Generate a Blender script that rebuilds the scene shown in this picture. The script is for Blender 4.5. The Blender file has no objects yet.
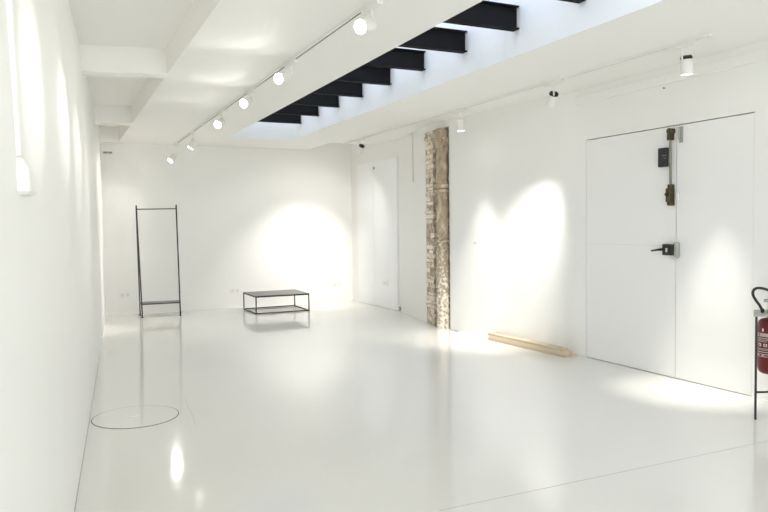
import bpy, bmesh, math, random
from mathutils import Vector, Matrix, noise
random.seed(7)
SC = bpy.context.scene
COL = SC.collection
PI = math.pi
V = Vector

# ------------------------------------------------------------------ materials
def new_mat(name):
    m = bpy.data.materials.new(name); m.use_nodes = True
    nt = m.node_tree
    return m, nt, nt.nodes['Principled BSDF']

def paint(name, col, rough=.6, var=.015, scale=3.0, bump=0.0, bscale=40.0, metallic=0.0, coat=0.0, spec=.5):
    """plain painted or metal surface with a very slight procedural unevenness"""
    m, nt, b = new_mat(name)
    N, L = nt.nodes, nt.links
    tc = N.new('ShaderNodeTexCoord'); nz = N.new('ShaderNodeTexNoise')
    nz.inputs['Scale'].default_value = scale; nz.inputs['Detail'].default_value = 4
    L.new(tc.outputs['Object'], nz.inputs['Vector'])
    mx = N.new('ShaderNodeMix'); mx.data_type = 'RGBA'
    mx.inputs[6].default_value = (*[max(0, c * (1 - var)) for c in col], 1)
    mx.inputs[7].default_value = (*[min(1, c * (1 + var)) for c in col], 1)
    L.new(nz.outputs['Fac'], mx.inputs[0]); L.new(mx.outputs[2], b.inputs['Base Color'])
    b.inputs['Roughness'].default_value = rough
    b.inputs['Metallic'].default_value = metallic
    b.inputs['Coat Weight'].default_value = coat
    b.inputs['Specular IOR Level'].default_value = spec
    if bump:
        n2 = N.new('ShaderNodeTexNoise'); n2.inputs['Scale'].default_value = bscale; n2.inputs['Detail'].default_value = 5
        L.new(tc.outputs['Object'], n2.inputs['Vector'])
        bp = N.new('ShaderNodeBump'); bp.inputs['Strength'].default_value = bump; bp.inputs['Distance'].default_value = .01
        L.new(n2.outputs['Fac'], bp.inputs['Height']); L.new(bp.outputs['Normal'], b.inputs['Normal'])
    return m

def ramp_mat(name, stops, scale=12, rough=.9, bump=.6, detail=8, stretch=(1, 1, 1), fine=60, zfade=None):
    """rough masonry: noise through a colour ramp; zfade = (z0, z1, pale colour) for old whitewash left on the lower part"""
    m, nt, b = new_mat(name)
    N, L = nt.nodes, nt.links
    tc = N.new('ShaderNodeTexCoord'); mp = N.new('ShaderNodeMapping')
    mp.inputs['Scale'].default_value = stretch
    L.new(tc.outputs['Object'], mp.inputs['Vector'])
    nz = N.new('ShaderNodeTexNoise'); nz.inputs['Scale'].default_value = scale; nz.inputs['Detail'].default_value = detail
    nz.inputs['Roughness'].default_value = .65
    L.new(mp.outputs['Vector'], nz.inputs['Vector'])
    cr = N.new('ShaderNodeValToRGB'); e = cr.color_ramp.elements
    e[0].position, e[0].color = stops[0][0], (*stops[0][1], 1)
    e[1].position, e[1].color = stops[-1][0], (*stops[-1][1], 1)
    for ps, c in stops[1:-1]:
        q = e.new(ps); q.color = (*c, 1)
    L.new(nz.outputs['Fac'], cr.inputs['Fac'])
    out = cr.outputs['Color']
    if zfade:
        z0, z1, pale = zfade
        sx = N.new('ShaderNodeSeparateXYZ'); L.new(tc.outputs['Object'], sx.inputs[0])
        mr = N.new('ShaderNodeMapRange'); mr.inputs[1].default_value = z1; mr.inputs[2].default_value = z0
        mr.inputs[3].default_value = 0.0; mr.inputs[4].default_value = 1.0
        L.new(sx.outputs['Z'], mr.inputs[0])
        n3 = N.new('ShaderNodeTexNoise'); n3.inputs['Scale'].default_value = 26; n3.inputs['Detail'].default_value = 6
        L.new(tc.outputs['Object'], n3.inputs['Vector'])
        ad = N.new('ShaderNodeMath'); ad.operation = 'MULTIPLY_ADD'
        L.new(mr.outputs[0], ad.inputs[0]); ad.inputs[1].default_value = .30; L.new(n3.outputs['Fac'], ad.inputs[2])
        c2 = N.new('ShaderNodeValToRGB'); c2.color_ramp.elements[0].position = .64; c2.color_ramp.elements[1].position = .72
        L.new(ad.outputs[0], c2.inputs['Fac'])
        mx = N.new('ShaderNodeMix'); mx.data_type = 'RGBA'; mx.inputs[7].default_value = (*pale, 1)
        L.new(c2.outputs['Color'], mx.inputs[0]); L.new(out, mx.inputs[6]); out = mx.outputs[2]
    L.new(out, b.inputs['Base Color'])
    b.inputs['Roughness'].default_value = rough
    n2 = N.new('ShaderNodeTexNoise'); n2.inputs['Scale'].default_value = fine; n2.inputs['Detail'].default_value = 6
    L.new(tc.outputs['Object'], n2.inputs['Vector'])
    bp = N.new('ShaderNodeBump'); bp.inputs['Strength'].default_value = bump; bp.inputs['Distance'].default_value = .015
    L.new(n2.outputs['Fac'], bp.inputs['Height']); L.new(bp.outputs['Normal'], b.inputs['Normal'])
    return m

def brick_mat():
    m, nt, b = new_mat('old_brick')
    N, L = nt.nodes, nt.links
    g = N.new('ShaderNodeNewGeometry'); tc = N.new('ShaderNodeTexCoord')
    cr = N.new('ShaderNodeValToRGB'); cr.color_ramp.interpolation = 'CONSTANT'; e = cr.color_ramp.elements
    cols = [(.84, .76, .62), (.60, .48, .33), (.90, .85, .75), (.76, .66, .50), (.42, .32, .20), (.88, .81, .69), (.68, .56, .41), (.90, .87, .80)]
    e[0].position, e[0].color = 0, (*cols[0], 1); e[1].position, e[1].color = 1 / 8, (*cols[1], 1)
    for k in range(2, 8):
        q = e.new(k / 8); q.color = (*cols[k], 1)
    L.new(g.outputs['Random Per Island'], cr.inputs['Fac'])
    nz = N.new('ShaderNodeTexNoise'); nz.inputs['Scale'].default_value = 16; nz.inputs['Detail'].default_value = 7; nz.inputs['Roughness'].default_value = .7
    L.new(tc.outputs['Object'], nz.inputs['Vector'])
    c2 = N.new('ShaderNodeValToRGB'); c2.color_ramp.elements[0].position = .47; c2.color_ramp.elements[1].position = .56
    L.new(nz.outputs['Fac'], c2.inputs['Fac'])
    mx = N.new('ShaderNodeMix'); mx.data_type = 'RGBA'; mx.inputs[7].default_value = (.88, .84, .76, 1)
    L.new(c2.outputs['Color'], mx.inputs[0]); L.new(cr.outputs['Color'], mx.inputs[6])
    n3 = N.new('ShaderNodeTexNoise'); n3.inputs['Scale'].default_value = 30; n3.inputs['Detail'].default_value = 6
    L.new(tc.outputs['Object'], n3.inputs['Vector'])
    c3 = N.new('ShaderNodeValToRGB'); c3.color_ramp.elements[0].position = .61; c3.color_ramp.elements[1].position = .67
    L.new(n3.outputs['Fac'], c3.inputs['Fac'])
    m2 = N.new('ShaderNodeMix'); m2.data_type = 'RGBA'; m2.inputs[7].default_value = (.22, .16, .10, 1)
    L.new(c3.outputs['Color'], m2.inputs[0]); L.new(mx.outputs[2], m2.inputs[6])
    L.new(m2.outputs[2], b.inputs['Base Color']); b.inputs['Roughness'].default_value = .92
    bp = N.new('ShaderNodeBump'); bp.inputs['Strength'].default_value = .6; bp.inputs['Distance'].default_value = .012
    L.new(n3.outputs['Fac'], bp.inputs['Height']); L.new(bp.outputs['Normal'], b.inputs['Normal'])
    return m

def wood_mat(name, a, c):
    m, nt, b = new_mat(name)
    N, L = nt.nodes, nt.links
    tc = N.new('ShaderNodeTexCoord'); mp = N.new('ShaderNodeMapping'); mp.inputs['Scale'].default_value = (30, 1.5, 30)
    L.new(tc.outputs['Object'], mp.inputs['Vector'])
    nz = N.new('ShaderNodeTexNoise'); nz.inputs['Scale'].default_value = 2; nz.inputs['Detail'].default_value = 5; nz.inputs['Distortion'].default_value = .6
    L.new(mp.outputs['Vector'], nz.inputs['Vector'])
    mx = N.new('ShaderNodeMix'); mx.data_type = 'RGBA'; mx.inputs[6].default_value = (*a, 1); mx.inputs[7].default_value = (*c, 1)
    L.new(nz.outputs['Fac'], mx.inputs[0]); L.new(mx.outputs[2], b.inputs['Base Color'])
    b.inputs['Roughness'].default_value = .55
    return m

def emit_mat(name, col, s):
    m, nt, b = new_mat(name)
    b.inputs['Base Color'].default_value = (*col, 1)
    b.inputs['Emission Color'].default_value = (*col, 1); b.inputs['Emission Strength'].default_value = s
    return m

def glass_mat(name, tint=(1, 1, 1)):
    m, nt, b = new_mat(name)
    N, L = nt.nodes, nt.links
    N.remove(b)
    t = N.new('ShaderNodeBsdfTransparent'); t.inputs[0].default_value = (*tint, 1)
    g = N.new('ShaderNodeBsdfGlossy'); g.inputs['Roughness'].default_value = .02
    mx = N.new('ShaderNodeMixShader'); mx.inputs[0].default_value = .06
    L.new(t.outputs[0], mx.inputs[1]); L.new(g.outputs[0], mx.inputs[2])
    L.new(mx.outputs[0], N['Material Output'].inputs[0])
    return m

def floor_mat():
    m, nt, b = new_mat('white_floor_paint')
    N, L = nt.nodes, nt.links
    tc = N.new('ShaderNodeTexCoord')
    nz = N.new('ShaderNodeTexNoise'); nz.inputs['Scale'].default_value = .9; nz.inputs['Detail'].default_value = 5
    L.new(tc.outputs['Object'], nz.inputs['Vector'])
    mx = N.new('ShaderNodeMix'); mx.data_type = 'RGBA'
    mx.inputs[6].default_value = (.735, .724, .683, 1); mx.inputs[7].default_value = (.765, .754, .714, 1)
    L.new(nz.outputs['Fac'], mx.inputs[0]); L.new(mx.outputs[2], b.inputs['Base Color'])
    mr = N.new('ShaderNodeMapRange'); mr.inputs[3].default_value = .05; mr.inputs[4].default_value = .14
    n2 = N.new('ShaderNodeTexNoise'); n2.inputs['Scale'].default_value = 2.5; n2.inputs['Detail'].default_value = 6
    L.new(tc.outputs['Object'], n2.inputs['Vector']); L.new(n2.outputs['Fac'], mr.inputs[0])
    L.new(mr.outputs[0], b.inputs['Roughness'])
    n3 = N.new('ShaderNodeTexNoise'); n3.inputs['Scale'].default_value = 9; n3.inputs['Detail'].default_value = 3
    L.new(tc.outputs['Object'], n3.inputs['Vector'])
    bp = N.new('ShaderNodeBump'); bp.inputs['Strength'].default_value = .05; bp.inputs['Distance'].default_value = .01
    L.new(n3.outputs['Fac'], bp.inputs['Height']); L.new(bp.outputs['Normal'], b.inputs['Normal'])
    b.inputs['Specular IOR Level'].default_value = .5
    return m

M = dict(
    wall=paint('white_wall_paint', (.872, .866, .838), .55, .012, 1.5, .06, 25),
    ceil=paint('white_ceiling_paint', (.91, .902, .868), .7, .012, 1.2, .04, 25),
    well=paint('cool_white_well_paint', (.84, .835, .82), .6, .01),
    floor=floor_mat(),
    door=paint('white_door_paint', (.868, .863, .842), .45, .012, 1.0),
    cooldoor=paint('cool_white_door_paint', (.90, .91, .92), .45, .006, 1.0),
    dark=paint('dark_gap', (.03, .03, .03), .9),
    grey=paint('grey_line', (.42, .41, .375), .8),
    beam=paint('black_steel_paint', (.010, .010, .011), .8, .2, 5, spec=.15),
    black=paint('black_metal', (.018, .018, .018), .38, .1, 8),
    tabletop=paint('dark_steel_sheet', (.10, .10, .095), .33, .1, 6, metallic=.35),
    white=paint('white_plastic', (.84, .84, .81), .4, .01),
    offwhite=paint('off_white_plastic', (.72, .715, .67), .45, .01),
    track=paint('white_aluminium', (.83, .825, .79), .45, .01),
    groove=paint('track_groove', (.05, .045, .035), .8),
    softgroove=paint('pale_track_groove', (.24, .235, .215), .8),
    sink=paint('dark_heat_sink', (.02, .02, .018), .6),
    lens=emit_mat('lit_lens', (1, .985, .95), 7),
    steel=paint('worn_steel', (.25, .24, .20), .5, .25, 20, metallic=.6),
    rust=paint('worn_brass_steel', (.085, .068, .035), .6, .5, 40, metallic=.35),
    greymetal=paint('grey_zinc', (.42, .43, .38), .5, .12, 15, metallic=.4),
    greyplate=paint('light_grey_sheet', (.36, .36, .34), .5, .03, 6),
    red=paint('red_enamel', (.15, .010, .014), .35, .08, 5),
    darkred=paint('dark_red_enamel', (.125, .010, .012), .4, .1),
    labelgrey=paint('label_grey', (.50, .42, .40), .6),
    labelwhite=paint('label_white', (.72, .66, .62), .6),
    rubber=paint('black_rubber', (.012, .012, .012), .5),
    wood=wood_mat('raw_pine', (.62, .52, .37), (.72, .63, .48)),
    wood2=wood_mat('darker_pine', (.50, .40, .27), (.63, .53, .39)),
    stone=brick_mat(),
    mortar=ramp_mat('old_mortar', [(.3, (.22, .16, .10)), (.5, (.52, .43, .31)), (.7, (.80, .72, .60))], 16, .95, .7),
    pipe=ramp_mat('crusted_pipe', [(.30, (.20, .15, .10)), (.44, (.42, .335, .235)), (.56, (.54, .44, .32)), (.70, (.80, .71, .58))], 11, .85, .8, 8, (1, 1, .45), 55, (-.5, 1.6, (.84, .79, .69))),
    sky=None,
)
M['glass'] = glass_mat('clear_glass', (.93, .96, 1.0))

# ------------------------------------------------------------------ mesh helpers
ROOT = {}          # object name -> world location of its root

class MB:
    def __init__(s): s.bm = bmesh.new()
    def box(s, lo, hi):
        g = bmesh.ops.create_cube(s.bm, size=1)['verts']
        lo, hi = V(lo), V(hi); c = (lo + hi) / 2; d = hi - lo
        for v in g: v.co = V((v.co.x * d.x, v.co.y * d.y, v.co.z * d.z)) + c
        return g
    def obox(s, c, ax, size):
        """box with its own axes ax = (x, y, z)"""
        g = bmesh.ops.create_cube(s.bm, size=1)['verts']
        a = [V(q).normalized() for q in ax]; c = V(c)
        for v in g: v.co = c + a[0] * v.co.x * size[0] + a[1] * v.co.y * size[1] + a[2] * v.co.z * size[2]
        return g
    def bar(s, p, q, w, d=None, up=(0, 0, 1)):
        p, q = V(p), V(q); z = (q - p).normalized(); u = V(up)
        if abs(z.dot(u)) > .98: u = V((0, 1, 0))
        x = z.cross(u).normalized(); y = z.cross(x)
        return s.obox((p + q) / 2, (x, y, z), (w, d or w, (q - p).length))
    def tube(s, pts, r, n=12, caps=True):
        pts = [V(p) for p in pts]; rings = []
        prev = None
        for i, p in enumerate(pts):
            t = (pts[min(i + 1, len(pts) - 1)] - pts[max(i - 1, 0)]).normalized()
            if prev is None:
                u = V((0, 0, 1)) if abs(t.z) < .9 else V((0, 1, 0))
                x = t.cross(u).normalized()
            else:
                x = (prev - t * prev.dot(t)).normalized()
            prev = x; y = t.cross(x)
            rr = r[i] if isinstance(r, (list, tuple)) else r
            rings.append([s.bm.verts.new(p + x * rr * math.cos(2 * PI * k / n) + y * rr * math.sin(2 * PI * k / n)) for k in range(n)])
        for a, b in zip(rings, rings[1:]):
            for k in range(n): s.bm.faces.new((a[k], a[(k + 1) % n], b[(k + 1) % n], b[k]))
        if caps:
            s.bm.faces.new(rings[0][::-1]); s.bm.faces.new(rings[-1])
    def lathe(s, prof, c=(0, 0, 0), axis=(0, 0, 1), n=24):
        """prof = [(distance along the axis, radius), ...]"""
        c = V(c); z = V(axis).normalized()
        u = V((0, 0, 1)) if abs(z.z) < .9 else V((0, 1, 0))
        x = z.cross(u).normalized(); y = z.cross(x); rings = []
        for h, r in prof:
            rings.append([s.bm.verts.new(c + z * h + x * r * math.cos(2 * PI * k / n) + y * r * math.sin(2 * PI * k / n)) for k in range(n)])
        for a, b in zip(rings, rings[1:]):
            for k in range(n): s.bm.faces.new((a[k], a[(k + 1) % n], b[(k + 1) % n], b[k]))
        s.bm.faces.new(rings[0][::-1]); s.bm.faces.new(rings[-1])
    def prism(s, poly, z0, z1):
        lo = [s.bm.verts.new((x, y, z0)) for x, y in poly]; hi = [s.bm.verts.new((x, y, z1)) for x, y in poly]
        n = len(poly)
        s.bm.faces.new(lo[::-1]); s.bm.faces.new(hi)
        for k in range(n): s.bm.faces.new((lo[k], lo[(k + 1) % n], hi[(k + 1) % n], hi[k]))
    def shell(s, c, r, a0, a1, z0, z1, t=.0012, n=8):
        """a thin patch on an upright cylinder"""
        vs = []
        for rr in (r, r + t):
            for z in (z0, z1):
                vs.append([s.bm.verts.new((c[0] + rr * math.cos(a0 + (a1 - a0) * k / n), c[1] + rr * math.sin(a0 + (a1 - a0) * k / n), z)) for k in range(n + 1)])
        il, ih, ol, oh = vs
        for k in range(n):
            for a, b in ((ol, oh), (ih, il), (oh, ih), (il, ol)): s.bm.faces.new((a[k], a[k + 1], b[k + 1], b[k]))
        for k in (0, n): s.bm.faces.new((il[k], ol[k], oh[k], ih[k]))
    def build(s, name, mat, parent=None, smooth=False, bevel=0.0, seg=2):
        bmesh.ops.recalc_face_normals(s.bm, faces=s.bm.faces[:])
        off = ROOT.get(parent.name, V((0, 0, 0))) if parent else V((0, 0, 0))
        for v in s.bm.verts: v.co -= off
        me = bpy.data.meshes.new(name); s.bm.to_mesh(me); s.bm.free()
        me.materials.append(mat)
        if smooth:
            for f in me.polygons: f.use_smooth = True
            try: me.set_sharp_from_angle(angle=math.radians(40))
            except Exception: pass
        o = bpy.data.objects.new(name, me); COL.objects.link(o)
        if parent:
            o.parent = parent; ROOT[o.name] = off
        if bevel:
            b = o.modifiers.new('bevel', 'BEVEL'); b.width = bevel; b.segments = seg; b.limit_method = 'ANGLE'
        return o

def tag(o, label, cat, group=None):
    o['label'] = label; o['category'] = cat
    if group: o['group'] = group
    return o
def struct(o):
    o['kind'] = 'structure'; return o
def thing(name, label, cat, loc, group=None):
    o = bpy.data.objects.new(name, None); COL.objects.link(o)
    o.location = loc; o.empty_display_size = .1
    ROOT[o.name] = V(loc)
    return tag(o, label, cat, group)

# ------------------------------------------------------------------ the room
H = 2.788            # underside of the lowered ceiling
HC = 3.02            # ceiling between the left-hand white beams
YB = 12.05           # back wall
YF = -3.2            # front wall, behind the camera
def lx(y, z=0): return -.255 + .0787 * y - (.10 - .08 * (y - YF) / (YB - YF)) * z / 3.2      # left wall, leaning out a little
RW = [(5.01, YF), (4.975, 5.8), (4.745, 8.0), (4.750, 8.045), (4.92, 8.055), (4.92, 8.69), (4.752, 8.70), (4.86, 9.28), (5.03, 10.10), (5.005, YB)]
def rx(y):
    q = [RW[0], RW[1], RW[2], RW[6], RW[7], RW[8], RW[9]]
    for (x0, y0), (x1, y1) in zip(q, q[1:]):
        if y0 <= y <= y1: return x0 + (x1 - x0) * (y - y0) / (y1 - y0)

m = MB(); m.box((-1.2, YF - .3, -.12), (5.6, YB + .3, 0)); floor = struct(m.build('floor', M['floor']))
m = MB(); m.box((1.66, 2.928, 0), (5.0, 2.9325, .0006)); m.build('floor_joint', M['grey'], floor)
m = MB(); m.prism([(lx(2.5), 2.5), (lx(2.5) + .005, 2.5), (lx(8.2) + .005, 8.2), (lx(8.2), 8.2)], 0, .0008); m.build('edge_joint', M['grey'], floor)
m = MB()
pts = [(.914, 5.81), (.893, 5.55), (.884, 5.30), (.855, 5.0)]
for (a, b), (c, d) in zip(pts, pts[1:]): m.bar((a, b, .0003), (c, d, .0003), .004, .0006)
m.build('floor_crack', M['grey'], floor)

m = MB(); m.prism([(lx(YF), YF), (lx(YB), YB), (lx(YB) - .2, YB), (lx(YF) - .2, YF)], 0, 3.2)
for v in m.bm.verts:
    if v.co.z > 3: v.co.x += lx(v.co.y, 3.2) - lx(v.co.y)
struct(m.build('wall_left', M['wall']))
m = MB(); m.box((lx(YB) - .2, YB, 0), (5.4, YB + .2, 3.2)); struct(m.build('wall_back', M['wall']))

# right wall: with the opening of the double door and the chase of the old pipe
DY0, DY1, DYM, DH = 3.742, 5.648, 4.497, 2.248
m = MB()
m.prism([(rx(YF), YF), (rx(DY0 - .002), DY0 - .002), (5.3, DY0 - .002), (5.3, YF)], 0, 3.2)
m.prism([(rx(DY0 - .002), DY0 - .002), (rx(DY1 + .005), DY1 + .005), (5.3, DY1 + .005), (5.3, DY0 - .002)], DH + .009, 3.2)
m.prism([(rx(DY1 + .005), DY1 + .005)] + RW[1:] + [(5.3, YB), (5.3, DY1 + .005)], 0, 3.2)
m.prism([(rx(8.0) , 8.0), (rx(8.70), 8.70), (4.9, 8.70), (4.9, 8.0)], 2.700, 3.2)
struct(m.build('wall_right', M['wall']))

# front wall behind the camera: with an added, unseen window to let in fill light
m = MB()
m.box((lx(YF) - .2, YF - .2, 0), (5.3, YF, .35)); m.box((lx(YF) - .2, YF - .2, 2.55), (5.3, YF, 3.2))
m.box((lx(YF) - .2, YF - .2, .35), (.1, YF, 2.55)); m.box((2.9, YF - .2, .35), (5.3, YF, 2.55))
struct(m.build('wall_front', M['wall']))
m = MB()
for x in (.1, 1.47, 2.84): m.box((x, YF - .12, .35), (x + .06, YF - .06, 2.55))
m.box((.1, YF - .12, .35), (2.9, YF - .06, .41)); m.box((.1, YF - .12, 2.49), (2.9, YF - .06, 2.55))
win = struct(m.build('fill_window', M['white']))
m = MB(); m.box((.13, YF - .095, .38), (2.87, YF - .085, 2.52)); m.build('pane', M['glass'], win)

# ceiling: high strip on the left with cross beams, lowered slab, skylight well, notch in the far right corner
WL, WR, WF, WN = 2.434, 3.50, 10.79, 2.4
m = MB()
m.prism([(lx(YF) - .15, YF), (.95, YF), (.95, YB), (lx(YB) - .1, YB)], HC, 3.2)
m.box((.95, YF, H), (WL, YB, 3.2))
m.box((WL, WF, H), (4.18, YB, 3.2)); m.box((WL, YF, H), (WR, WN, 3.2))
m.box((4.18, 10.95, 3.0), (5.3, YB, 3.2))
m.box((WR, YF, H), (4.18, WF, 3.2)); m.box((4.18, YF, H), (5.3, 10.95, 3.2))
ceil = struct(m.build('ceiling', M['ceil']))
# skylight well lining above the slab
m = MB()
m.box((WL - .1, WN - .1, 3.2), (WL, WF + .1, 3.42)); m.box((WR, WN - .1, 3.2), (WR + .1, WF + .1, 3.42))
m.box((WL, WN - .1, 3.2), (WR, WN, 3.42)); m.box((WL, WF, 3.2), (WR, WF + .1, 3.42))
m.box((WR - .012, WN, H), (WR, WF, 3.42)); m.box((WL, WF - .012, H), (WR - .012, WF, 3.42)); m.box((WL, WN, H + .002), (WL + .012, WF, 3.42))
struct(m.build('trim_1', M['well']))
m = MB()
for k in range(1, 6): m.box((WL, WN + k * (WF - WN) / 6 - .02, 3.38), (WR, WN + k * (WF - WN) / 6 + .02, 3.44))
m.box((2.95, WN, 3.38), (2.98, WF, 3.44))
win2 = struct(m.build('window_2', M['beam']))
m = MB(); m.box((WL - .05, WN - .05, 3.425), (WR + .05, WF + .05, 3.432)); m.build('pane', M['glass'], win2)

# white cross beams on the left
for i, (y0, y1, zb, sk) in enumerate([(6.74, 6.94, H, -.16), (9.90, 10.10, H, -.1), (11.90, YB, H - .015, 0), (3.3, 3.5, H, 0)]):
    m = MB(); m.prism([(lx(y0, H) - .03, y0), (.955, y0 + sk), (.955, y1 + sk), (lx(y1, H) - .03, y1)], zb + .001, HC + .02)
    struct(m.build('trim_%d' % (i + 2), M['ceil']))
# boxed ledge along the head of the right wall
m = MB()
m.prism([(rx(YF) + .02, YF), (rx(5.8) + .02, 5.8), (rx(5.8) - .018, 5.8), (rx(YF) - .018, YF)], 2.635, 2.725)
struct(m.build('trim_6', M['wall'], bevel=.008))

# ------------------------------------------------------------------ the double door in the right wall
def dface(y): return rx(y)
d = MB(); d.prism([(rx(DY0), DY0), (rx(DYM - .004), DYM - .004), (rx(DYM) + .05, DYM - .004), (rx(DY0) + .05, DY0)], .006, DH)
door2 = struct(d.build('door_2', M['door']))
d = MB(); d.prism([(rx(DYM), DYM + .004), (rx(DY1), DY1), (rx(DY1) + .05, DY1), (rx(DYM) + .05, DYM + .004)], .006, DH)
door1 = struct(d.build('door_1', M['door']))
m = MB(); m.box((5.05, DY0 - .1, 0), (5.2, DY1 + .1, DH + .1)); m.build('gap_backing', M['dark'], door1)  # dark box behind the leaves, its colour stands in for shade in the gaps
X = rx(4.5)
m = MB(); m.box((rx(5.1) - .004, 4.62, 1.186), (rx(5.1) + .02, 5.63, 1.189)); m.build('panel_joint', M['offwhite'], door1)
# bolt rod, top knuckle, lower bolt case, black box, lock on the left leaf
m = MB(); m.tube([(X - .032, 4.538, 2.20), (X - .032, 4.532, 1.72)], .011, 10)
rod = m.build('bolt_rod', M['steel'], door1, True)
m = MB()
m.lathe([(-.03, .012), (-.026, .026), (.022, .026), (.026, .012)], (X - .028, 4.540, 2.205), (1, 0, 0), 16)
m.box((X - .05, 4.522, 2.125), (X, 4.563, 2.20)); m.box((X - .044, 4.505, 2.185), (X - .004, 4.529, 2.225))
m.build('bolt_knuckle', M['rust'], rod, bevel=.004)
m = MB(); m.box((X - .06, 4.512, 1.575), (X, 4.566, 1.70)); m.box((X - .048, 4.513, 1.69), (X, 4.557, 1.735)); m.box((X - .052, 4.509, 1.545), (X, 4.557, 1.578))
m.lathe([(0, .016), (.02, .016)], (X - .078, 4.547, 1.645), (1, 0, 0), 12)
m.build('bolt_case', M['rust'], door1, bevel=.008)
m = MB(); m.box((X - .045, 4.580, 1.895), (X, 4.668, 2.065)); bx = m.build('closer_box', M['black'], door1, bevel=.006)
m = MB(); m.box((X - .048, 4.569, 1.99), (X - .045, 4.617, 1.998)); m.box((X - .048, 4.569, 1.965), (X - .045, 4.597, 1.972)); m.build('box_marking', M['steel'], bx)
m = MB(); m.box((X - .055, 4.490, 1.103), (X, 4.606, 1.203)); lock = m.build('lock_case', M['black'], door1, bevel=.008)
m = MB(); m.obox((X - .058, 4.551, 1.150), ((1, 0, 0), (0, 1, 0), (0, 0, 1)), (.006, .018, .036)); m.build('keyhole_plate', M['labelwhite'], lock, bevel=.002)
m = MB(); m.tube([(X - .075, 4.597, 1.155), (X - .08, 4.627, 1.152), (X - .075, 4.706, 1.140)], [.013, .010, .008], 10); m.tube([(X - .03, 4.597, 1.155), (X - .078, 4.597, 1.155)], .012, 10)
m.build('door_handle', M['black'], lock, True)
m = MB(); m.box((X - .035, 4.485, 1.19), (X - .012, 4.492, 1.203)); m.box((X - .035, 4.485, 1.128), (X - .012, 4.492, 1.140)); m.build('latch_bolt', M['black'], lock, bevel=.002)
# keepers on the right leaf
m = MB(); m.box((X - .045, 4.447, 1.085), (X, 4.487, 1.222)); m.build('strike_plate', M['greymetal'], door2, bevel=.012)
m = MB(); m.box((X - .022, 4.455, 1.59), (X, 4.486, 1.66)); m.build('bolt_keeper', M['white'], door2, bevel=.006)
m = MB(); m.tube([(X - .004, 4.442, 2.225), (X - .035, 4.442, 2.215), (X - .035, 4.440, 2.12), (X - .004, 4.440, 2.105)], .007, 8)
m.box((X - .01, 4.425, 2.095), (X, 4.462, 2.235)); m.build('bolt_hook', M['greymetal'], door2, bevel=.002)

# pale double door in the far corner of the right wall
def pslab(y0, y1, z0, z1, t=.016):
    q = MB(); q.prism([(rx(y0) - t, y0), (rx(y1) - t, y1), (rx(y1) + .03, y1), (rx(y0) + .03, y0)], z0, z1); return q
door3 = struct(pslab(10.16, 11.74, .012, 2.50).build('door_3', M['cooldoor']))
m = MB(); m.prism([(rx(11.05) - .0175, 11.048), (rx(11.05) - .0175, 11.052), (rx(11.05), 11.052), (rx(11.05), 11.048)], .03, 2.49); m.build('door_joint', M['offwhite'], door3)
m = MB(); m.box((rx(11.0) - .04, 10.985, 2.37), (rx(11.0) - .014, 11.01, 2.41)); m.build('door_catch', M['greymetal'], door3, bevel=.004)

# ------------------------------------------------------------------ black steel beams of the skylight
ordn = ['farthest', 'second', 'third', 'fourth', 'fifth', 'sixth', 'seventh', 'eighth', 'ninth']
for k in range(9):
    y = 10.40 - .80 * k; zb = 2.995; dp = .19; fw = .085; x0, x1 = WL + .012, WR - .013
    lab = ('black steel beam at the far end of the skylight, farthest in the row' if k == 0 else
           'black steel beam nearest the camera, only its end showing at the top edge' if k == 8 else
           '%s black steel beam from the far end of the skylight' % ordn[k])
    t = thing('steel_beam', lab, 'beam', (x0, y, zb), 'black steel beams under the skylight')
    m = MB(); m.box((x0, y - .006, zb + .01), (x1, y + .006, zb + dp - .01)); m.build('web', M['beam'], t)
    m = MB(); m.box((x0, y - fw / 2, zb), (x1, y + fw / 2, zb + .01)); m.build('flange', M['beam'], t)
    m = MB(); m.box((x0, y - fw / 2, zb + dp - .01), (x1, y + fw / 2, zb + dp)); m.build('flange', M['beam'], t)

# ------------------------------------------------------------------ lighting tracks and spotlights
def track(name_label, x, y0, y1, groove):
    t = thing('lighting_track', name_label, 'lighting track', (x, y0, H), None)
    m = MB(); m.box((x - .018, y0, H - .020), (x - .006, y1, H)); m.box((x + .006, y0, H - .020), (x + .018, y1, H)); m.box((x - .006, y0, H - .006), (x + .006, y1, H))
    m.build('rail', M['track'], t)
    m = MB(); m.box((x - .0058, y0 + .01, H - .0175), (x + .0058, y1 - .01, H - .0062)); m.build('groove', groove, t)
    m = MB(); m.box((x - .022, y0 - .05, H - .024), (x + .022, y0, H)); m.build('end_cap', M['track'], t, bevel=.003)
    m = MB(); m.box((x - .022, y1, H - .024), (x + .022, y1 + .05, H)); m.build('end_cap', M['track'], t, bevel=.003)
track('white lighting track with dark slot along the left side of the skylight', 1.815, 2.2, 11.95, M['groove'])
track('white lighting track on the ceiling near the right wall', 4.405, 3.72, 10.85, M['softgroove'])

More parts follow.
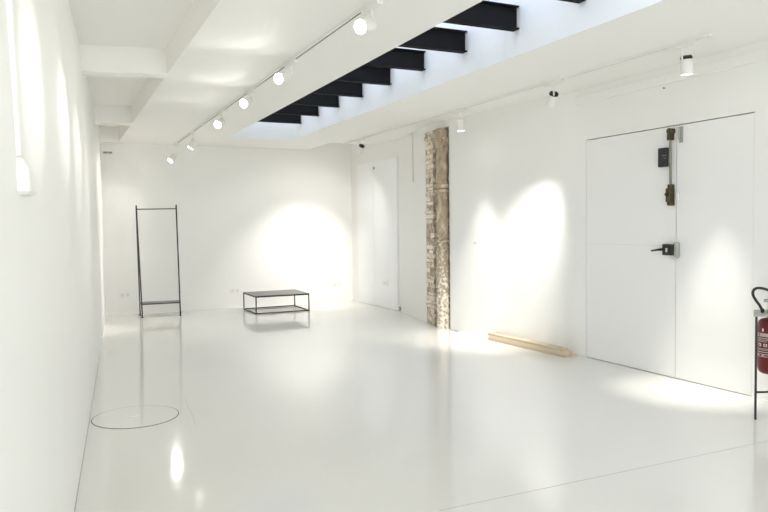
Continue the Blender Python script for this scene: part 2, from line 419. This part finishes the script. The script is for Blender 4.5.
def head(label, tx, ty, c, target, lit, power, angle, group, cap='sink', r=.046, ln=.13, blend=1.0, soft=.03, col=(1, .965, .905), spill=0):
    """spotlight hanging from the track at (tx, ty); c = centre of its lens (lit) or of its rear cap"""
    t = thing('spotlight', label, 'spotlight', (tx, ty, H), group)
    tr = MB(); tr.box((tx - .02, ty - .13, H - .050), (tx + .02, ty + .13, H - .0205)); tr.build('adapter', M['track'], t, bevel=.005)
    c = V(c); aim = (V(target) - c).normalized()
    if lit: front, back = c, c - aim * ln
    else: back, front = c, c + aim * ln
    mid = (front + back) / 2
    # stem straight down, then a yoke to the housing
    s0 = V((tx, ty, H - .05)); s1 = V((tx, ty, mid.z + .035))
    m = MB(); m.tube([s0, s1], .008, 10); m.build('stem', M['track'], t, True)
    m = MB(); side = aim.cross(V((0, 0, 1))).normalized()
    m.tube([s1 + V((0, 0, .004)), mid + V((0, 0, .03))], .007, 8)
    m.tube([mid + V((0, 0, .03)) - side * .0, mid + side * (r * .6) + V((0, 0, .03)), mid + side * (r + .008), ], .005, 8)
    m.build('yoke', M['track'], t, True)
    m = MB()
    m.lathe([(0, r * .82), (.012, r), (ln - .002, r), (ln, r - .003), (ln - .012, r - .005)], back, aim, 28)
    h = m.build('housing', M['track'], t, True)
    if lit:
        m = MB(); m.lathe([(0, r * .9), (.004, r * .9)], front - aim * .006, aim, 28); m.build('lens', M['lens'], t, True)
    else:
        m = MB(); m.lathe([(-.016, r * .86), (-.012, r * .98), (0, r * .98), (.004, r * .9)], back, aim, 28)
        for k in range(-2, 3): m.obox(back - aim * .02 + side * k * .016, (side, aim.cross(side), aim), (.004, math.sqrt(max(.0001, r * r - (k * .016) ** 2)) * 1.6, .012))
        m.build('heat_sink', M[cap], t, True)
        m = MB(); m.lathe([(0, r * .86), (.003, r * .86)], front - aim * .008, aim, 24); m.build('lens', M['lens'], t, True)
    if power:
        L = bpy.data.lights.new('spotlight_beam', 'SPOT'); L.energy = power; L.spot_size = math.radians(angle); L.spot_blend = blend
        L.shadow_soft_size = soft; L.color = col
        o = bpy.data.objects.new('spotlight_beam', L); COL.objects.link(o)
        o.location = front + aim * .012 - ROOT[t.name]
        o.rotation_euler = aim.to_track_quat('-Z', 'Y').to_euler()
        o.parent = t
        if spill:
            L = bpy.data.lights.new('spotlight_spill', 'SPOT'); L.energy = spill; L.spot_size = math.radians(112); L.spot_blend = .6
            L.shadow_soft_size = .03; L.color = col
            o = bpy.data.objects.new('spotlight_spill', L); COL.objects.link(o)
            o.location = front + aim * .012 - ROOT[t.name]
            o.rotation_euler = aim.to_track_quat('-Z', 'Y').to_euler(); o.parent = t
    return t

GL = 'lit spotlights on the left track'
PL = 24
LEFT = [
    ('lit white spotlight at the far end of the left track', 11.75, (1.70, 11.72, 2.49), (.60, 11.0, 1.3), 22, 34),
    ('second lit white spotlight from the far end of the left track', 10.25, (1.765, 10.22, 2.535), (.56, 10.3, .45), 40, 34),
    ('third lit white spotlight from the far end of the left track', 8.28, (1.745, 8.25, 2.60), (.23, 6.45, 1.5), PL, 30),
    ('fourth lit white spotlight from the far end of the left track', 6.95, (1.725, 6.92, 2.63), (.15, 5.45, 1.9), PL, 22),
    ('lit white spotlight second nearest the camera on the left track', 5.64, (1.675, 5.55, 2.605), (.06, 4.3, 2.0), PL, 22),
    ('biggest and nearest lit white spotlight, near the top edge on the left track', 4.0, (1.705, 3.93, 2.605), (-.06, 2.85, 1.95), PL, 22),
]
for lab, ty, c, tg, pw, an in LEFT: head(lab, 1.815, ty, c, tg, True, pw, an, GL, spill=2.8 if ty < 10 else 11)
GR = 'white spotlights on the right track'
RIGHT = [
    ('white spotlight with dark rear cap in the far right corner of the ceiling', 10.2, (4.412, 10.18, 2.655), (3.93, 12.05, .38), 78, 64),
    ('white spotlight turned to the wall in front of the old pipe, no dark cap showing', 7.2, (4.42, 7.22, 2.64), (4.66, 7.3, .0), 40, 46),
    ('white spotlight with dark rear cap above and left of the white double door', 5.46, (4.434, 5.5, 2.655), (4.74, 7.25, .05), 100, 52),
    ('white spotlight with dark rear cap at the near end of the right track', 3.93, (4.45, 3.93, 2.66), (4.76, 4.10, .0), 75, 36),
]
for lab, ty, c, tg, pw, an in RIGHT: head(lab, 4.405, ty, c, tg, False, pw, an, GR, cap='track' if 7 < ty < 8 else 'sink', ln=.12, spill=12 if ty > 9 else 0)

# ------------------------------------------------------------------ clothes rack
t = thing('clothes_rack', 'tall thin black metal clothes rack standing against the back wall', 'clothes rack', (1.45, 11.6, 0))
FLf, FRf, RLf, RRf = V((1.182, 11.43, 0)), V((1.755, 11.40, 0)), V((1.186, 11.79, 0)), V((1.812, 11.76, 0))
TL, TR = V((1.150, 11.60, 1.765)), V((1.758, 11.59, 1.775))
def lerp(a, b, q): return a + (b - a) * q
for foot, top in ((FLf, TL), (FRf, TR)):
    m = MB(); m.bar(foot + V((0, 0, .006)), top + V((0, -.010, 0)), .020); lg = m.build('leg', M['black'], t, bevel=.003)
    m = MB(); m.lathe([(0, .016), (.006, .016), (.012, .012)], foot, (0, 0, 1), 14); m.build('foot', M['rubber'], lg, True)
for foot, top in ((RLf, TL), (RRf, TR)):
    m = MB(); m.bar(foot + V((0, 0, .006)), top + V((0, .012, -.02)), .018); lg = m.build('leg', M['black'], t, bevel=.003)
    m = MB(); m.lathe([(0, .016), (.006, .016), (.012, .012)], foot, (0, 0, 1), 14); m.build('foot', M['rubber'], lg, True)
m = MB(); m.tube([lerp(TL, FLf, .036), lerp(TR, FRf, .036)], .0085, 12); m.build('hanging_rail', M['black'], t, True)
zs = .215
fl, fr = lerp(FLf, TL, zs / 1.77), lerp(FRf, TR, zs / 1.77); rl, rr = lerp(RLf, TL, zs / 1.77), lerp(RRf, TR, zs / 1.77)
m = MB(); m.prism([(fl.x + .008, fl.y), (fr.x - .008, fr.y), (rr.x - .008, rr.y), (rl.x + .008, rl.y)], zs - .004, zs + .004); sh = m.build('shelf', M['tabletop'], t)
m = MB()
for a, b in ((fl, fr), (rl, rr)): m.bar((a.x, a.y, zs - .006), (b.x, b.y, zs - .006), .016)
m.build('shelf_rail', M['black'], sh)
for a, b in ((FLf, RLf), (FRf, RRf)):
    A, B = lerp(a, TL if a is FLf else TR, zs / 1.77), lerp(b, TL if b is RLf else TR, zs / 1.77)
    m = MB(); m.bar((A.x, A.y, zs), (B.x, B.y, zs), .016); m.build('side_brace', M['black'], t)

# ------------------------------------------------------------------ low table
t = thing('coffee_table', 'low black metal coffee table with thin open frame near the back wall', 'table', (3.30, 11.33, 0))
P = [V((2.862, 10.93, 0)), V((3.750, 10.93, 0)), V((3.765, 11.74, 0)), V((2.858, 11.72, 0))]
ht = .295
for q in P:
    m = MB(); m.bar(q, q + V((0, 0, ht - .006)), .018); m.build('leg', M['black'], t, bevel=.002)
for a, b in zip(P, P[1:] + P[:1]):
    dd = (b - a).normalized() * .009
    m = MB(); m.bar(a + dd + V((0, 0, .012)), b - dd + V((0, 0, .012)), .016); m.build('lower_rail', M['black'], t)
m = MB()
c = (P[0] + P[2]) / 2
m.prism([tuple((q + (q - c).normalized() * .012)[:2]) for q in P], ht - .005, ht); top = m.build('tabletop', M['tabletop'], t)
m = MB()
for a, b in zip(P, P[1:] + P[:1]): m.bar(a + V((0, 0, ht - .016)), b + V((0, 0, ht - .016)), .018)
m.build('top_rail', M['black'], top)

# ------------------------------------------------------------------ bare masonry and the old pipe in the right wall
t = thing('masonry_strip', 'narrow strip of bare old brickwork left exposed in the right wall', 'brickwork', (4.76, 8.52, 0))
m = MB(); m.prism([(4.748, 8.683), (4.690, 8.37), (4.80, 8.36), (4.835, 8.683)], 0, 2.68); m.build('mortar', M['mortar'], t)
m = MB(); z = .0; row = 0
while z < 2.66:
    hh = random.uniform(.042, .078); hh = min(hh, 2.685 - z)
    if hh < .02: break
    y1, y0 = 8.69 + random.uniform(-.02, .006), 8.365 + random.uniform(-.03, .02)
    cuts = [y0, (y0 + y1) / 2 + random.uniform(-.06, .06), y1] if row % 2 else [y0, y1]
    for a, b in zip(cuts, cuts[1:]):
        pr = random.uniform(-.004, .022)
        if random.random() < .22: pr = -.03
        def wx(y): return 4.690 + (y - 8.37) * (4.748 - 4.690) / .325
        g = m.bm.verts[:]; n0 = len(g)
        m.prism([(wx(a + .006) - pr, a + .006), (wx(b - .006) - pr, b - .006), (wx(b) + .045, b - .006), (wx(a) + .045, a + .006)], z + .006, z + hh - .006)
    z += hh; row += 1
bmesh.ops.subdivide_edges(m.bm, edges=m.bm.edges[:], cuts=3, use_grid_fill=True)
for v in m.bm.verts:
    nn = noise.noise_vector(v.co * 14) * .010 + noise.noise_vector(v.co * 40) * .005
    v.co += V((nn.x, nn.y, nn.z * .8))
    v.co.z = max(.001, min(2.696, v.co.z)); v.co.y = max(8.31, min(8.684, v.co.y))
m.build('brickwork', M['stone'], t, True)

pc = V((4.735, 8.195, 0))
t = thing('drain_pipe', 'old brown crusted pipe with collars standing beside the bare brick strip', 'pipe', pc)
def crust(prof, n=40, amp=.006, fz=1.0):
    q = MB(); q.lathe(prof, pc, (0, 0, 1), n)
    for v in q.bm.verts:
        r = V((v.co.x - pc.x, v.co.y - pc.y, 0)); l = r.length
        if l < 1e-4: continue
        k = noise.noise(v.co * 9) * amp * 1.6 + noise.noise(v.co * 33) * amp
        k += max(0, noise.noise(V((v.co.x * 6, v.co.y * 6, v.co.z * 2.5)) + V((3, 1, 7)) ) - .15) * amp * 3.0 * (1.0 if v.co.z > 1.2 else 1.4)
        v.co += r / l * k
    return q
prof = []
z = 0.0
while z <= 2.655:
    r = .084 + (.008 if z < 1.15 else .0) + .004 * math.sin(z * 5.1)
    prof.append((z, r)); z += .02
crust(prof).build('shaft', M['pipe'], t, True)
def ring(z0, z1, r, name='collar'):
    n = max(4, int((z1 - z0) / .012)); pr = [(z0, .07)] + [(z0 + (z1 - z0) * k / n, r - .012 * abs(2 * k / n - 1) ** 3) for k in range(n + 1)] + [(z1, .07)]
    crust(pr, 40, .005).build(name, M['pipe'], t, True)
ring(1.83, 1.875, .122); ring(1.89, 1.955, .116); ring(1.165, 1.20, .114); ring(1.23, 1.27, .110); ring(2.42, 2.56, .116); ring(2.585, 2.690, .090, 'spigot')

# ------------------------------------------------------------------ boards on the floor
def board(label, a, b, z, w, th, mat):
    a, b = V((a[0], a[1], z + th / 2)), V((b[0], b[1], z + th / 2))
    d = (b - a).normalized(); o = MB(); o.obox((a + b) / 2, (d.cross(V((0, 0, 1))), d, V((0, 0, 1))), (w, (b - a).length, th))
    ob = o.build('wooden_board', mat, None, bevel=.0015)
    tag(ob, label, 'board', 'boards lying by the right wall')
board('bare wooden board at the bottom of the stack, on the side away from the wall', (4.790, 5.73), (4.722, 7.06), .0, .062, .028, M['wood2'])
board('bare wooden board at the bottom of the stack, tight against the wall', (4.868, 5.70), (4.800, 7.04), .0, .072, .028, M['wood'])
board('bare wooden board in the middle layer of the low stack by the wall', (4.822, 5.76), (4.753, 7.05), .028, .12, .027, M['wood'])
board('bare wooden board on top of the low stack by the wall', (4.815, 5.80), (4.755, 7.08), .055, .100, .026, M['wood2'])

# ------------------------------------------------------------------ fire extinguisher and its stand
A0 = V((4.427, 3.292, 0)); u = V((.8, .6, 0)); rdir = V((.905, -.4256, 0))
LEG = [A0, A0 + rdir * .30, A0 + rdir * .30 + u * .26, A0 + u * .26]
ec = A0 + rdir * .107 + u * .125
t = thing('extinguisher_stand', 'stand with thin black legs and light grey top by the right wall', 'stand', (LEG[0] + LEG[2]) / 2)
for q in LEG:
    m = MB(); m.bar(q, q + V((0, 0, .7305)), .015, up=tuple(u)); m.build('leg', M['black'], t)
m = MB()
for a, b in ((LEG[0], LEG[1]), (LEG[1], LEG[2]), (LEG[3], LEG[0])): m.bar(a + V((0, 0, .195)), b + V((0, 0, .195)), .012)
m.build('cross_brace', M['black'], t)
m = MB()   # top tray: rim walls and a deck with a hole for the neck
r0 = rdir; cz0, cz1 = .731, .747
def pt(a, b, z): q = A0 + r0 * a + u * b; return V((q.x, q.y, z))
x0, x1, y0, y1 = -.02, .32, -.02, .28
for (a, b, c, dd) in ((x0, x1, y0, y0 + .012), (x0, x1, y1 - .012, y1), (x0, x0 + .012, y0 + .012, y1 - .012), (x1 - .012, x1, y0 + .012, y1 - .012)):
    m.prism([tuple(pt(a, c, 0)[:2]), tuple(pt(b, c, 0)[:2]), tuple(pt(b, dd, 0)[:2]), tuple(pt(a, dd, 0)[:2])], cz0, cz1)
hx, hy = .107, .125; hr = .030
for (a, b, c, dd) in ((x0 + .012, hx - hr, y0 + .012, y1 - .012), (hx + hr, x1 - .012, y0 + .012, y1 - .012), (hx - hr, hx + hr, y0 + .012, hy - hr), (hx - hr, hx + hr, hy + hr, y1 - .012)):
    m.prism([tuple(pt(a, c, 0)[:2]), tuple(pt(b, c, 0)[:2]), tuple(pt(b, dd, 0)[:2]), tuple(pt(a, dd, 0)[:2])], cz1 - .008, cz1)
m.build('top_tray', M['greyplate'], t)

t = thing('fire_extinguisher', 'red fire extinguisher hanging under a light grey stand top, cut by the right edge', 'fire extinguisher', (ec.x, ec.y, .33))
R = .086
m = MB(); m.lathe([(.302, .02), (.304, .058), (.312, .073), (.328, .083), (.348, R), (.662, R), (.682, .080), (.694, .066), (.702, .044), (.706, .026), (.746, .024)], (ec.x, ec.y, 0), (0, 0, 1), 40)
cyl = m.build('cylinder', M['red'], t, True)
m = MB(); m.lathe([(.7480, .042), (.757, .042), (.760, .024), (.86, .022), (.865, .016)], (ec.x, ec.y, 0), (0, 0, 1), 24)
m.lathe([(0, .012), (.05, .012)], (ec.x, ec.y, .83), (-rdir.x, -rdir.y, 0), 14)
m.build('valve', M['greyplate'], t, True)
m = MB()
q = V((ec.x, ec.y, .875)); m.bar(q - rdir * .01, q + rdir * .13 + V((0, 0, .02)), .024, .006); m.build('lever', M['black'], t, bevel=.002)
m = MB()
q = V((ec.x, ec.y, .848)); m.bar(q - rdir * .01, q + rdir * .12 - V((0, 0, .012)), .024, .006); m.build('carry_handle', M['black'], t, bevel=.002)
hp = [V((ec.x, ec.y, .83)) + V((0, 0, .0)) + rdir * .05 + V((0, 0, .075))]
# hose: leaves the valve, loops up and to the left and comes back down to the tray
def hz(a, b, z): return pt(a, b, z)
ctrl = [(.105, .10, .885), (.085, .09, .905), (.055, .07, .918), (.025, .05, .926), (-.002, .03, .927), (-.022, .02, .915), (-.028, .01, .893), (-.020, .01, .868), (.000, .012, .836), (.022, .018, .806), (.042, .026, .766)]
fine = []
cp = [hz(*c) for c in ctrl]
for i in range(len(cp) - 1):
    p0, p1, p2, p3 = cp[max(i - 1, 0)], cp[i], cp[i + 1], cp[min(i + 2, len(cp) - 1)]
    for k in range(5):
        s = k / 5
        fine.append(.5 * ((2 * p1) + (p2 - p0) * s + (2 * p0 - 5 * p1 + 4 * p2 - p3) * s * s + (3 * p1 - p0 - 3 * p2 + p3) * s ** 3))
fine.append(cp[-1])
m = MB(); m.tube(fine, .0095, 12); hs = m.build('hose', M['rubber'], t, True)
m = MB(); m.tube([cp[-1] + V((-.008, -.004, .012)), cp[-1] + V((.004, .002, -.0075))], .0125, 12); m.build('nozzle', M['rubber'], hs, True)
# printed label on the side facing the room
fa = math.atan2(-ec.y, -ec.x)      # towards the room
def lab(z0, z1, a0, a1, mat, name, rr=.0868): 
    q = MB(); q.shell((ec.x, ec.y), rr, fa + a0, fa + a1, z0, z1); return q.build(name, M[mat], cyl)
lb = lab(.425, .640, -1.25, 1.25, 'darkred', 'label')
LB = [(.612, .634, -.70, -.55, 'labelwhite'), (.575, .600, -1.2, 1.2, 'labelgrey'), (.560, .566, -1.2, -.2, 'labelgrey'), (.548, .553, -1.2, -.1, 'labelgrey'), (.538, .542, -1.15, -.3, 'labelgrey'),
      (.505, .526, -1.05, -.78, 'labelwhite'), (.505, .526, -.55, -.28, 'labelwhite'), (.505, .526, -.05, .25, 'labelwhite'),
      (.487, .491, -1.2, 1.2, 'labelgrey'), (.478, .482, -1.2, 1.2, 'labelgrey'), (.463, .467, -1.2, 1.2, 'labelwhite'), (.430, .452, -1.2, 1.2, 'labelgrey')]
for z0, z1, a0, a1, mt in LB:
    q = MB(); q.shell((ec.x, ec.y), .0881, fa + a0, fa + a1, z0, z1, .0008); q.build('label_print', M[mt], lb)
for z0, z1, a0, a1 in ((.509, .522, -.97, -.86), (.509, .522, -.47, -.36), (.435, .449, -.95, -.72), (.436, .446, -.5, -.1), (.58, .595, -1.0, -.9)):
    q = MB(); q.shell((ec.x, ec.y), .0889, fa + a0, fa + a1, z0, z1, .0006); q.build('label_print', M['darkred'], lb)

# ------------------------------------------------------------------ small things on floor and walls
hc = V((.497, 5.44, 0))
t = thing('floor_hatch', 'round flush hatch cover in the floor near the left wall', 'floor hatch', hc)
m = MB(); m.lathe([(.0002, 0.308), (.0016, 0.308)], hc, (0, 0, 1), 96)
for v in m.bm.verts: v.co.y = hc.y + (v.co.y - hc.y) * 1.04
rim = m.build('rim', M['dark'], t)
m = MB(); m.lathe([(.0003, .3025), (.0022, .3025), (.0022, .02)], hc, (0, 0, 1), 96)
for v in m.bm.verts: v.co.y = hc.y + (v.co.y - hc.y) * 1.04
m.build('cover', M['floor'], t)
m = MB(); m.box((hc.x - .03, hc.y - .006, .0021), (hc.x + .03, hc.y + .006, .0026)); m.build('lifting_slot', M['offwhite'], t)

def outlet(label, c, n, w, hh, two=True):
    """wall socket; n = 'x' or 'y' wall"""
    t = thing('wall_socket', label, 'socket', c, 'wall sockets')
    def B(a0, a1, z0, z1, d0, d1):
        q = MB()
        if n == 'y': q.box((c[0] + a0, c[1] - d1, c[2] + z0), (c[0] + a1, c[1] - d0, c[2] + z1))
        else: q.box((c[0] - d1, c[1] + a0, c[2] + z0), (c[0] - d0, c[1] + a1, c[2] + z1))
        return q
    B(-w / 2, w / 2, -hh / 2, hh / 2, 0, .012).build('plate', M['white'], t, bevel=.003)
    for s in ((-1, 1) if two else (0,)):
        q = MB(); ax = (0, -1, 0) if n == 'y' else (-1, 0, 0)
        cc = (c[0] + s * w * .25, c[1] - .0125, c[2]) if n == 'y' else (c[0] - .0125, c[1] + s * w * .25, c[2])
        q.lathe([(0, .024), (.0015, .024)], cc, ax, 20); q.build('outlet', M['offwhite'], t)
outlet('white double wall socket low on the back wall, left of the clothes rack', (.985, YB, .318), 'y', .165, .085)
outlet('white double wall socket low on the back wall, just left of the coffee table', (2.786, YB, .30), 'y', .165, .085)
outlet('white double wall socket low on the back wall, right of the coffee table', (4.688, YB, .316), 'y', .165, .085)
outlet('white wall socket on the pale door in the far right corner', (rx(10.6) - .017, 10.6, .430), 'x', .16, .085)

t = thing('wall_vent', 'small dark slotted vent high in the back wall by the left corner', 'vent', (.785, YB, 2.62))
m = MB(); m.box((.71, YB - .012, 2.595), (.86, YB, 2.648)); m.build('frame', M['offwhite'], t, bevel=.003)
m = MB(); m.box((.722, YB - .014, 2.610), (.782, YB - .010, 2.632)); m.box((.790, YB - .014, 2.610), (.848, YB - .010, 2.632)); m.build('slot', M['steel'], t)

# white duct with a wider box end on the left wall
y = 2.34; nx = V((1, -.0787, 0)).normalized(); ty = V((.0787, 1, 0)).normalized()
def dw(z): return V((lx(y, z), y, 0))
b0 = dw(1.5)
t = thing('wall_duct', 'white duct running up the left wall from a wider box end', 'duct', (b0.x, b0.y, 1.51))
m = MB()
def rect(z, hw, dep): return [m.bm.verts.new(dw(z) + nx * a + ty * b + V((0, 0, z))) for a, b in ((-.002, -hw), (dep, -hw), (dep, hw), (-.002, hw))]
def loft(rs):
    for a, b in zip(rs, rs[1:]):
        for k in range(4): m.bm.faces.new((a[k], a[(k + 1) % 4], b[(k + 1) % 4], b[k]))
    m.bm.faces.new(rs[0][::-1]); m.bm.faces.new(rs[-1])
loft([rect(1.612, .055, .026), rect(3.0, .055, .026)]); m.build('pipe', M['wall'], t, bevel=.010, seg=3)
m = MB(); loft([rect(1.502, .068, .036), rect(1.512, .085, .047), rect(1.572, .085, .047), rect(1.582, .08, .044), rect(1.611, .06, .028)])
m.build('box_end', M['wall'], t, bevel=.003)

# thin grey conduit on the right wall left of the brick strip
y = 9.275
m = MB(); m.tube([(rx(y) - .008, y, 2.042), (rx(y) - .008, y, 2.786)], .008, 10)
tag(m.build('cable_conduit', M['offwhite'], None, True), 'thin grey conduit high on the right wall, left of the bare brick strip', 'conduit')
y = 10.09
m = MB(); m.box((rx(y) - .03, y - .02, .055), (rx(y), y + .02, .075)); m.box((rx(y) - .03, y - .02, .02), (rx(y), y + .02, .04)); m.box((rx(y) - .012, y - .012, .03), (rx(y), y + .012, .07))
tag(m.build('door_bracket', M['steel'], None, bevel=.003), 'small dark metal bracket at the foot of the right wall beside the pale corner door', 'bracket')
m = MB(); m.obox((4.715, 7.86, .006), ((.0, 1, 0), (1, .1, 0), (0, 0, 1)), (.16, .02, .010))
tag(m.build('cable_clip', M['greymetal'], None, bevel=.002), 'thin grey strip lying on the floor just right of the old pipe', 'strip')
for lab_, y, z in (('tiny nail in the right wall above the double door', 4.63, 2.60), ('tiny nail in the right wall between the old pipe and the double door', 7.477, 1.165)):
    m = MB(); m.lathe([(0, .004), (.016, .004), (.017, .008), (.02, .008)], (rx(y), y, z), (-1, 0, 0), 10); tag(m.build('nail', M['steel'], None, True), lab_, 'nail')

# ------------------------------------------------------------------ light: sky, added fill through the unseen front window, the spots above
w = bpy.data.worlds.new('sky'); SC.world = w; w.use_nodes = True
bg = w.node_tree.nodes['Background']; bg.inputs[0].default_value = (.82, .89, 1.0, 1); bg.inputs[1].default_value = .98
L = bpy.data.lights.new('front_fill_light', 'AREA'); L.shape = 'RECTANGLE'; L.size = 2.7; L.size_y = 2.1; L.energy = 46; L.color = (1, .945, .87)  # added area lamp outside the front window, soft fill for the room
o = bpy.data.objects.new('front_fill_light', L); COL.objects.link(o); o.location = (1.5, YF - .35, 1.45); o.rotation_euler = (math.radians(90), 0, 0)

# ------------------------------------------------------------------ camera
cd = bpy.data.cameras.new('camera'); cam = bpy.data.objects.new('camera', cd); COL.objects.link(cam)
cd.sensor_width = 36; cd.lens = 36 * 696.67 / 768; cd.clip_start = .02
Rv = V((.90482615, -.42561006, -.01207104)); Uv = V((.02954418, .034477, .99896871)); Fv = V((.42475495, .90424964, -.04376999))
mw = Matrix.Identity(4)
for i in range(3): mw[i][0], mw[i][1], mw[i][2] = Rv[i], Uv[i], -Fv[i]
mw[2][3] = 1.4
cam.matrix_world = mw
SC.camera = cam

SC.view_settings.view_transform = 'Standard'; SC.view_settings.look = 'None'
SC.view_settings.gamma = 1; SC.view_settings.use_curve_mapping = False
SC.view_settings.exposure = 1.68
SC.cycles.max_bounces = 14; SC.cycles.diffuse_bounces = 10; SC.cycles.sample_clamp_indirect = 4
SC.cycles.use_denoising = True
